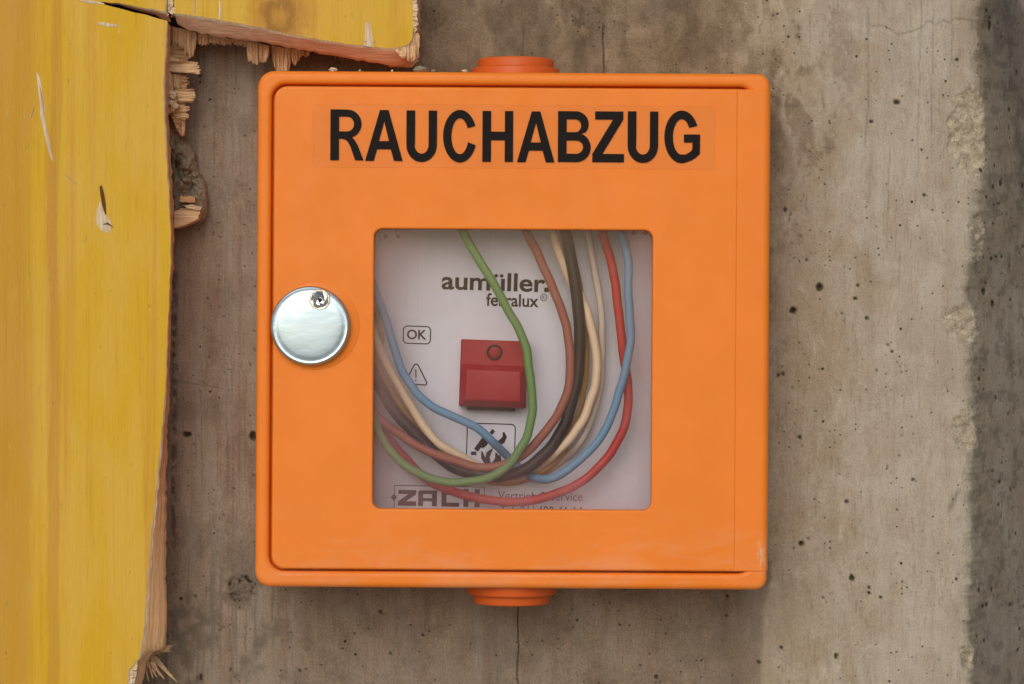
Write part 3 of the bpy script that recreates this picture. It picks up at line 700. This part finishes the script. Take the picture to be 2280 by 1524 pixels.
lens([(140, 384), (160, 402), (172, 412)], [1, 2.5, 1], FH + 0.5, M_PALE)
lens([(76, 240), (70, 256), (67, 264)], [1, 3, 1], FH + 0.5, M_PALE)

# ------------------------------------------------------------------ mortar lump behind the upright
out = [(360, 262), (378, 268), (390, 282), (404, 302), (420, 316), (434, 340), (438, 362), (446, 384), (456, 402), (462, 430), (466, 462), (460, 490), (444, 500), (420, 502), (396, 510), (372, 508), (360, 500)]
out = [(q[0] + rj(2), q[1] + rj(2)) for q in catmull([(x, y) for x, y in out] + [out[0]], 6)][:-1]
cx, cy = 402, 400; v = []; nR = 22; nP = len(out)
for k in range(nR + 1):
    t = k / nR
    for (x, y) in out:
        X_, Y_ = cx + (x - cx) * t, cy + (y - cy) * t
        nz = mnoise.fractal(Vector((X_ / 26, Y_ / 26, 0.5)), 0.8, 2.1, 6) * 26 + mnoise.noise(Vector((X_ / 7, Y_ / 7, 3))) * 9 - 34 * math.exp(-((X_ - 392) / 9) ** 2 - ((Y_ - 375) / 16) ** 2) - 26 * math.exp(-((X_ - 420) / 16) ** 2 - ((Y_ - 425) / 12) ** 2)
        v.append(P(X_ + rj(1.2), Y_ + rj(1.2), 66 * math.sqrt(max(0, 1 - t ** 2.4)) + nz * (1 - t ** 4) + 1 - 8 * (t == 1)))
f = [(k * nP + i, k * nP + (i + 1) % nP, (k + 1) * nP + (i + 1) % nP, (k + 1) * nP + i) for k in range(nR) for i in range(nP)]
lump = mk('mortar_lump', v, f, M_MORT, sharp=50, origin=P(402, 400, 0))
tag(lump, 'rough grey mortar lump squeezed between the yellow upright and the wall', 'mortar')
for pts, h0, h1, m in (([(388, 472), (404, 464), (420, 462), (446, 466), (441, 488), (416, 500), (388, 508)], 30, 84, M_SPL), ([(402, 436), (434, 438), (434, 452), (400, 450)], 30, 74, M_SAWN), ([(404, 456), (430, 456), (450, 462), (446, 468), (418, 464)], 30, 90, M_PALE)):
    v, f = slab(jag(pts, 1.4, (0, 1, 2, 3)), h0, h1, jig=2); mk('wood_chip', v, f, m, lump, smooth=False)

# ------------------------------------------------------------------ the orange box
box = empty('smoke_vent_box', B(1141, 736, 0), 'orange plastic smoke vent call box with a glazed door, fixed to the concrete wall', 'alarm box')
def ring(pts, h): return [B(x, y, h) for x, y in pts]
RO = [36, 26, 26, 34]; HX = (570.5, 161, 1711.5, 1311)
rings = [ring(rr(*HX, RO), 0), ring(rr(*HX, RO), 150)]
for ins, dr in arcs(13): rings.append(ring(rr(*HX, RO, ins), 302.5 - dr))
IN = (602, 190.5, 1676, 1274.5)
for ins, dr in reversed(arcs(11)): rings.append(ring(rr(*IN, 33, -ins), 302.5 - dr))
rings += [ring(rr(*IN, 33), 284), ring(rr(*IN, 33), 271), ring(rr(*IN, 33, 34), 271), ring(rr(*IN, 33, 34), 40)]
v, f = loft(rings, False, True)
mk('housing', v, f, M_OR, box, sharp=40)
# grommets on the narrow sides
def grommet(cx, y_edge, sgn, tiers):
    prof = []
    y = y_edge - sgn * 2
    for (r, ht) in tiers:
        prof += [(r, y), (r, y + sgn * (ht - 4)), (r - 1.4, y + sgn * (ht - 1.4)), (r - 4, y + sgn * ht)]; y += sgn * ht
    prof += [(prof[-1][0] - 14, y), (prof[-1][0] - 20, y - sgn * 4), (4, y - sgn * 4)]
    rg = []
    hc = 178
    for (r, yy) in prof:
        rg.append([B(cx + r * math.cos(2 * math.pi * i / 56), yy, hc + r * math.sin(2 * math.pi * i / 56)) for i in range(56)])
    v, f = loft(rg, True, True); return mk('grommet', v, f, M_RUB, box, sharp=45)
grommet(1144.5, 161, -1, [(100, 21), (87, 21)])
grommet(1142, 1311, 1, [(101, 25), (87, 21)])
# door
door = None
DX = (608, 196, 1640, 1269.5); DR = [29, 2, 2, 29]; WX = (832, 511.5, 1452, 1135); HD = 306
rings = [ring(rr(*DX, DR), 272)]
for ins, dr in arcs(4.5): rings.append(ring(rr(*DX, DR, ins), HD - dr))
for ins, dr in reversed(arcs(4)): rings.append(ring(rr(*WX, 19, -ins), HD - dr))
rings += [ring(rr(*WX, 19), 284), ring(rr(*WX, 19), 270), ring(rr(*WX, 19, -30), 268)]
v, f = loft(rings)
door = mk('door', v, f, M_OR, box, sharp=40)
v, f = loft([ring(rr(*WX, 19, -12), 279), ring(rr(*WX, 19, -12), 283)], True, True)
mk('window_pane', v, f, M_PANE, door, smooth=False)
# hinge strip wraps the side of the box
prof = [(1634, 280), (1634, 304.5), (1652, 304.5)]
prof += [(1713.5 - 17 + 17 * math.sin(rad(a)), 304.5 - 17 + 17 * math.cos(rad(a))) for a in range(0, 91, 10)] + [(1713.5, 225)]
rg = []
for yy, ins in ((196.5, 2.2), (197.2, 0.9), (198.5, 0), (1267.5, 0), (1268.8, 0.9), (1269.5, 2.2)):
    rg.append([B(x - (ins if x > 1690 else 0), yy, h - ins if x < 1713 else h) for x, h in prof])
m_ = len(prof); v = [p for r in rg for p in r]
f = [(k * m_ + i, k * m_ + i + 1, (k + 1) * m_ + i + 1, (k + 1) * m_ + i) for k in range(len(rg) - 1) for i in range(m_ - 1)]
f += [tuple(range(m_)), tuple(range((len(rg) - 1) * m_, len(rg) * m_))]
mk('hinge_strip', v, f, M_OR, door, sharp=18)

# sticker and its big lettering
SX = (694, 234.5, 1589, 376)
rings = [ring(rr(*SX, 9), HD - 0.3), ring(rr(*SX, 9), HD + 1.4), ring(rr(*SX, 9, 1.4), HD + 2.4)]
v, f = loft(rings, True, True); mk('clear_sticker', v, f, M_FILM, door, smooth=False)
Hc = 113.0; st = 19.2
def gl_R(): return [[(0, 0), (st, 0), (st, 48), (25, 48), (33, 46), (38, 42), (44, 32), (55.5, 0), (74, 0), (61, 33), (54, 45), (48.5, 50)] + arc(38, 81, 31, 31.5, -68, 90, 12) + [(0, Hc)], [(st, 64), (st, 97), (36, 97)] + arc(37, 80.5, 15.5, 16.5, 85, -85, 10) + [(36, 64)]]
def gl_A(): return [[(0, 0), (19.2, 0), (26.6, 26), (57, 26), (64.2, 0), (83.5, 0), (51.5, Hc), (32.5, Hc)], [(30.5, 44), (42, 88), (53, 44)]]
def gl_U(): return [[(0, Hc), (0, 38)] + arc(33.9, 37, 33.9, 38.5, 180, 360, 18) + [(67.8, 38), (67.8, Hc), (49.4, Hc), (49.4, 38)] + arc(33.9, 37, 15.5, 20, 360, 180, 16) + [(st, 38), (st, Hc)]]
def gl_C(): return [arc(37.5, 56.5, 37.5, 58.5, 23, 340, 30) + arc(37.5, 56.5, 19, 40, 341, 27, 26)]
def gl_H(): return [[(0, 0), (st, 0), (st, 48), (49.8, 48), (49.8, 0), (68.2, 0), (68.2, Hc), (49.8, Hc), (49.8, 67), (st, 67), (st, Hc), (0, Hc)]]
def gl_B(): return [[(0, 0), (38, 0)] + arc(41, 32.5, 32, 32.5, -90, 62, 14) + [(51, 62.5)] + arc(39.5, 84.5, 28.5, 28.5, -38, 90, 12) + [(0, Hc)], [(st, 18.5), (st, 48), (39, 48)] + arc(41, 33.2, 15, 14.7, 88, -88, 10) + [(39, 18.5)], [(st, 66.5), (st, 95), (37, 95)] + arc(39, 80.8, 12.5, 14.2, 88, -88, 10) + [(37, 66.5)]]
def gl_Z(): return [[(0, 0), (70.5, 0), (70.5, 18.5), (22.5, 18.5), (68.5, 95), (68.5, Hc), (6, Hc), (6, 95), (46, 95), (0, 18.5)]]
def gl_G(): return [arc(38.5, 56.5, 38.5, 58.5, 25, 285, 28) + [(62, 5), (71, 11), (79.5, 19.5), (79.5, 62), (43.5, 62), (43.5, 44), (62.5, 44), (62.5, 28.5), (57, 22.5), (48, 17.5)] + arc(38.5, 56.5, 19.4, 39.5, 272, 31, 24)]
word = []
for fn, x0, yb in ((gl_R, 733.5, 360), (gl_A, 811, 361), (gl_U, 902.5, 361.5), (gl_C, 984, 361.5), (gl_H, 1071.5, 361.5), (gl_A, 1148.5, 362), (gl_B, 1239.5, 361), (gl_Z, 1316, 361), (gl_U, 1394.5, 360.5), (gl_G, 1476, 360)):
    v2, f2 = fill2d(fn())
    mk('letter', [B(x0 + x, yb - y, HD + 2.9) for x, y in v2], f2, M_BLACK, door, smooth=False)

# knob
def disc(cx, cy, prof, n=72, fn=B):
    return loft([[fn(cx + r * math.cos(2 * math.pi * i / n), cy + r * math.sin(2 * math.pi * i / n), h) for i in range(n)] for r, h in prof], False, True)
mk('rosette', *disc(704, 729, [(97, HD - 0.5), (97, HD + 0.8), (95.6, HD + 1.6)]), M_OR, door, sharp=60)
KC = (692.5, 729); KR = 88.5
kr = []
hk = (714, 671)
prof = [(KR - 4, 303), (KR - 1, 316), (KR, 319), (KR - 0.6, 323), (KR - 3, 326.5), (KR - 6, 328), (KR - 9, 327.6), (KR - 12, 327.6), (KR - 16, 328.6), (KR - 22, 329.2)]
for r in (55, 45, 35, 26): prof.append((r, 329.4 + 1.2 * (1 - (r / 65) ** 2)))
v, f = disc(*KC, prof, 80)
# centre patch closes over with a small dome
knob = mk('knob', v, f, M_SATIN, door, sharp=28)
# key hole: faceted bright cup with a dark core
cup = []
for r, h, jt in ((24, 329.5, 0), (22.5, 332.2, 0), (20.5, 332.2, 0), (18.5, 331, 1), (12, 334, 1), (5.5, 330.5, 1), (4, 329, 0)):
    cup.append([B(hk[0] + r * math.cos(2 * math.pi * (i + 0.3) / 9), hk[1] + r * math.sin(2 * math.pi * (i + 0.3) / 9), h + (rj(2.0) if jt else 0)) for i in range(9)])
mk('keyhole', *loft(cup, False, True), M_CHROME, door, smooth=False)
mk('keyhole_slot', *disc(hk[0], hk[1] + 1, [(5, 328), (5, 329.6), (3.5, 330)], 12), M_DARK, door)

# inside: plate with print
PH = 112; PHI = rad(1.7)
plate_c = (1120, 830)
def Q(px, py, h, href=None):
    return P(px, py, h, h if href is None else href)
def plate_pt(x, y, h): return Q(*rot(x, y, PHI - 0.0, plate_c), h)
PX = (700, 470, 1492, 1215)
v, f = loft([[plate_pt(x, y, h) for x, y in rr(*PX, 12, ins)] for h, ins in ((44, 0), (PH - 2, 0), (PH, 2))], False, True)
plate = mk('front_plate', v, f, M_PLATE, box, sharp=40)
def printed(vf, mat, c=None, ang=PHI, h=PH + 0.8, name='printed_mark', label=None):
    v2, f2 = vf
    if c is None: c = ((max(p[0] for p in v2) + min(p[0] for p in v2)) / 2, (max(p[1] for p in v2) + min(p[1] for p in v2)) / 2)
    o = mk(name, [Q(*rot(x, y, ang, c), h) for x, y in v2], f2, mat, plate, smooth=False)
    if label: o['label'] = label
    return o
printed(fit(text2d('aumüller', 0.022), 1099, 628, 231, 41), M_INK2, name='lettering')
printed(([(1212, 641), (1222, 641), (1222, 651), (1212, 651)], [(0, 1, 2, 3)]), M_INK2)
printed(fit(text2d('ferralux', 0.018), 1141, 669, 117, 29), M_INK2, name='lettering')
rg_ = merge([ribbon(arc(1210.5, 663, 7, 7.6, 0, 345, 16), 1.5, True), fit(text2d('R'), 1210.5, 663, 6, 7.5)])
printed(rg_, M_INK2)
okb = ribbon(rr(898, 727, 958.5, 765.5, 9), 2.6, True)
printed(okb, M_INK); printed(fit(text2d('OK', 0.02), 928, 745.5, 44, 22), M_INK, name='lettering')
tri_ = ribbon([(926, 811), (930, 813), (951, 852), (949, 857), (905, 856), (903, 852), (922, 813)], 2.8, True)
exc = merge([ribbon([(925.5, 823), (926.5, 842)], [3.4, 2.2]), ribbon([(926.3, 846), (926.3, 849)], 3)])
printed(merge([tri_, exc]), M_INK, c=(926, 834))
fl = [ribbon(rr(1039, 944, 1146, 1056, 10), 2.4, True), ribbon([(1060, 1004), (1079, 976)], 11), ribbon([(1049, 1011), (1061, 1011)], 8), ribbon([(1092, 966), (1098, 958)], 8),
      ribbon([(1120, 962), (1123, 972), (1118, 982), (1106, 989), (1096, 998)], [4, 9, 12, 10, 4]), ribbon([(1086, 980), (1080, 990), (1072, 998)], [8, 9, 5]),
      ribbon([(1073, 1006), (1076, 1020), (1084, 1030), (1094, 1034)], [3, 9, 11, 5]), ribbon([(1096, 1000), (1088, 1010), (1086, 1020), (1092, 1030)], [3, 10, 9, 3]), ribbon([(1104, 1008), (1108, 1018), (1104, 1028), (1094, 1034)], [3, 9, 9, 4]), ribbon([(1113, 1012), (1114, 1024), (1106, 1034)], [3, 7, 3])]
printed(merge(fl), M_INK2, c=(1092, 1000))
zx = [ribbon([(878, 1140), (878, 1083), (1078, 1083), (1078, 1100)], 1.8), ribbon([(870, 1110), (884, 1110)], [1, 1]), ([(870, 1110), (877, 1102), (884, 1110), (877, 1118)], [(0, 1, 2, 3)])]
def blk(x, y, segs): return [([(x + a, y + b_), (x + c, y + b_), (x + c, y + d), (x + a, y + d)], [(0, 1, 2, 3)]) for a, b_, c, d in segs]
zx += [fill2d([[(887, 1093), (927, 1093), (927, 1102), (904, 1118), (927, 1118), (927, 1128), (886, 1128), (886, 1119), (909, 1102), (887, 1102)]])]
zx += [fill2d([[(931, 1128), (931, 1096), (934, 1093), (973, 1093), (973, 1128), (962, 1128), (962, 1117), (942, 1117), (942, 1128)], [(942, 1110), (962, 1110), (962, 1101), (942, 1101)]])]
zx += [fill2d([[(983, 1093), (1023, 1093), (1023, 1102), (994, 1102), (994, 1119), (1023, 1119), (1023, 1128), (983, 1128)]])]
zx += [fill2d([[(1032, 1088), (1043, 1088), (1043, 1106), (1057, 1106), (1057, 1088), (1068, 1088), (1068, 1128), (1057, 1128), (1057, 1116), (1043, 1116), (1043, 1128), (1032, 1128)]])]
printed(merge(zx), M_INK, c=(975, 1110), name='lettering', ang=rad(1.2))
printed(fit(text2d('Vertrieb & Service'), 1203, 1105, 188, 19), M_INK, name='lettering', ang=rad(1.0))
printed(fit(text2d('Tel. 01/ 480 46 64'), 1205, 1138.5, 184, 22), M_INK2, name='lettering', ang=rad(0.6))
for (x, y) in ((832, 526), (859, 527), (886, 527), (1412, 520), (1438, 520), (1450, 523)):
    o = mk('hole', *disc(x, y, [(5, PH), (5, PH + 0.9)], 14, fn=lambda a, c, h: Q(a, c, h)), M_DARK, plate, smooth=False)
printed(ribbon([(884, 511), (881, 518), (884, 526)], 1.8), M_INK2)
# red push button
btn = None
BT = (1024, 758, 1173.5, 907)
def rb(pts, h, c=(1098, 832)): return [Q(*rot(x, y, rad(2.0), c), h) for x, y in pts]
v, f = loft([rb(rr(*BT, 3, i), h) for h, i in ((100, 0), (168, 0), (171, 2.5))], False, True)
btn = mk('push_button', v, f, M_RED, box, sharp=40)
v, f = loft([rb(rr(1026, 813, 1172, 905, 2, i), h) for h, i in ((170, 0), (173, 1), (188, 13), (189, 16))], False, True)
mk('press_pad', v, f, M_RED, btn, sharp=25)
v, f = loft([rb(rr(1042, 905, 1150, 915, 2), h) for h in (100, 150)], False, True); mk('black_base', v, f, M_DARK, btn, smooth=False)
tor = lambda R, r, h: [[Q(1101 + (R + r * math.cos(2 * math.pi * j / 8)) * math.cos(2 * math.pi * i / 32), 785 + (R + r * math.cos(2 * math.pi * j / 8)) * math.sin(2 * math.pi * i / 32), h + r * math.sin(2 * math.pi * j / 8)) for j in range(8)] for i in range(33)]
mk('lamp_ring', *loft(tor(15.5, 2.4, 172.5)), M_DARK, btn)
mk('indicator_lamp', *disc(1101, 785, [(12.5, 170), (12, 172.2), (9, 173.2), (3, 173.8)], 24, fn=lambda a, c, h: Q(a, c, h)), M_LAMP, btn)

# ------------------------------------------------------------------ loose wires behind the window
GRP = 'loose insulated wires looping behind the box window'
def wire(path, r, col, label, ho):
    pts = []
    for q in path: pts.append((q[0], q[1], q[2] if len(q) > 2 else ho))
    sp = catmull(pts, 8)
    sd_ = len(label) * 1.7
    sp = [(q[0] + 1.6 * mnoise.noise(Vector((q[0] / 34, q[1] / 34, sd_))), q[1] + 1.6 * mnoise.noise(Vector((q[0] / 34, q[1] / 34, sd_ + 9))), q[2]) for q in sp]
    v, f = tube([P(*q) for q in sp], r * U * (1.2 if 'thickest' in label else 1.06), 14)
    o = mk('insulated_wire', v, f, wire_mat(label.split()[0] + '_insulation', col), sharp=60, origin=P(*pts[len(pts) // 2]))
    tag(o, label, 'wire', GRP)
wire([(1000, 430, 150), (1012, 470, 200), (1029, 511), (1048, 550), (1070, 584), (1087, 612), (1103, 637), (1132, 694), (1154, 733), (1171, 775), (1179, 828), (1185, 876), (1185, 918), (1175, 966), (1155, 1005), (1129, 1039), (1087, 1064), (1030, 1075), (974, 1071), (918, 1047), (870, 1006), (841, 960), (826, 920), (806, 870, 180), (790, 830, 140)], 9.2, srgb(98, 146, 80), 'green wire crossing in front of the red button, foremost of the loop', 236)
wire([(1150, 440, 140), (1171, 511), (1193, 556), (1218, 612), (1241, 668), (1261, 725), (1268, 781), (1270, 828), (1266, 862), (1252, 904), (1224, 949), (1188, 992), (1151, 1022), (1112, 1039), (1070, 1042), (1017, 1028), (960, 1008), (913, 983), (870, 955), (842, 931), (826, 914), (800, 880, 150)], 9.6, srgb(150, 88, 70), 'reddish brown wire dropping between the green wire and the black wire', 205)
wire([(1222, 440, 130), (1230, 511), (1241, 548), (1252, 584), (1268, 622, 176), (1284, 648, 172), (1297, 668, 176), (1309, 708), (1322, 753), (1328, 795), (1329, 834), (1320, 876), (1303, 924), (1275, 969), (1241, 1005), (1213, 1030, 165), (1186, 1050, 150), (1150, 1064, 150), (1110, 1062, 150), (1070, 1042, 158), (1025, 1016, 175), (977, 988), (941, 946), (915, 904), (890, 862), (865, 820), (850, 790), (836, 756), (818, 710), (800, 660, 150)], 9.4, srgb(226, 208, 174), 'cream wire crossing under the black wire and sweeping wide round the loop', 186)
wire([(1250, 440, 150), (1258, 511), (1267, 556), (1278, 612), (1286, 668), (1290, 725), (1291, 781), (1288, 828), (1283, 858), (1272, 899), (1257, 946), (1230, 992), (1196, 1026), (1157, 1051), (1118, 1060), (1073, 1058), (1017, 1044), (985, 1022), (950, 992), (918, 960), (876, 913), (848, 866), (831, 832), (812, 790, 150)], 11.2, srgb(22, 20, 20), 'black wire, thickest of the loop, hanging beside the reddish brown wire', 196)
wire([(1300, 440, 130), (1308, 511), (1314, 548), (1321, 588), (1331, 640), (1339, 696), (1340, 753), (1340, 809), (1338, 850), (1331, 886), (1316, 935), (1291, 985), (1263, 1014, 140), (1230, 1040, 130), (1190, 1060, 126)], 7.8, srgb(196, 192, 178), 'greyish white wire dropping between the cream wire and the red wire', 158)
wire([(1283, 600, 128), (1292, 650), (1301, 705), (1304, 753), (1304, 828), (1301, 858), (1291, 906), (1275, 950), (1262, 985), (1249, 1014), (1224, 1037), (1196, 1054), (1157, 1071, 134), (1123, 1075, 132), (1070, 1068, 130), (1020, 1040, 130), (960, 985, 140), (901, 918), (870, 870), (848, 832), (836, 800), (815, 750, 128)], 7.6, srgb(178, 142, 66), 'ochre yellow wire mostly hidden behind the black wire', 150)
wire([(1332, 440, 130), (1342, 511), (1353, 556), (1367, 612), (1374, 668), (1381, 725), (1387, 781), (1393, 820, 165), (1399, 858), (1399, 900), (1391, 946), (1373, 988), (1341, 1032), (1297, 1071), (1241, 1099), (1185, 1114), (1129, 1118), (1073, 1112), (1017, 1098), (966, 1078, 165), (930, 1050, 150), (893, 1011, 150), (857, 969, 150), (834, 928, 150), (815, 880, 130)], 9.6, srgb(184, 34, 26), 'red wire making the widest lowest loop along the window bottom', 184)
wire([(1366, 440, 150), (1381, 511), (1393, 554), (1400, 598), (1399, 640), (1401, 696), (1404, 753), (1399, 795), (1390, 834), (1376, 882), (1359, 932), (1334, 980), (1297, 1019), (1258, 1051), (1221, 1067), (1193, 1065, 175), (1170, 1053, 150), (1148, 1034, 145), (1126, 1013, 160), (1095, 981, 200), (1059, 952), (1017, 931), (974, 913), (941, 889), (913, 856), (890, 815), (876, 770), (854, 700), (840, 660), (826, 624), (808, 580, 160)], 9.0, srgb(96, 152, 188), 'light blue wire looping from beside the red wire past the red button', 212)
wire([(1292, 700, 122), (1299, 780), (1300, 834), (1296, 880), (1278, 930), (1246, 973), (1213, 1003), (1188, 1026, 150), (1167, 1040, 140), (1140, 1050, 124)], 6.5, srgb(190, 188, 192), 'thin whitish wire glimpsed between the black wire and the brown wire', 150)
wire([(822, 660, 126), (834, 690), (844, 722), (850, 748), (846, 770), (838, 800, 120)], 5.5, srgb(126, 150, 70), 'short bit of yellowish green wire behind the blue wire', 142)

# ------------------------------------------------------------------ crumbs lying on top of the box
def crumb(px, wd, ht, h, col, label):
    bm = bmesh.new(); bmesh.ops.create_icosphere(bm, subdivisions=3, radius=1)
    x0, y0 = px, 161
    v = []
    for q in bm.verts:
        c = q.co; s = 1 + 0.35 * mnoise.noise(c * 1.6 + Vector((px, 0, 0))) + 0.15 * mnoise.noise(c * 4 + Vector((px, 3, 0)))
        v.append(B(x0 + c.x * wd / 2 * s, y0 - ht / 2 * 0.9 - c.z * ht / 2 * s, h + c.y * wd / 2 * s))
    f = [tuple(w_.index for w_ in fc.verts) for fc in bm.faces]; bm.free()
    o = mk('crumb', v, f, col, sharp=50, origin=B(px, 161, h)); tag(o, label, 'crumb', 'crumbs lying on top of the orange box')
crumb(737, 17, 10, 282, M_PALE, 'pinkish pale crumb on the box top, under the middle of the cut board')
crumb(797, 6, 5, 288, M_PALE, 'tiny whitish crumb on the box top, second from the box corner')
crumb(869, 6, 5, 288, M_PALE, 'tiny whitish crumb on the box top, below the frayed board end')
crumb(932, 36, 17, 262, M_MORT, 'grey mortar crumb on the box top, largest of the crumbs')
crumb(961, 12, 6, 286, M_MORT, 'small grey crumb on the box top, beside the largest crumb')
crumb(1031, 13, 7, 284, M_PALE, 'small whitish crumb on the box top, touching the orange grommet')
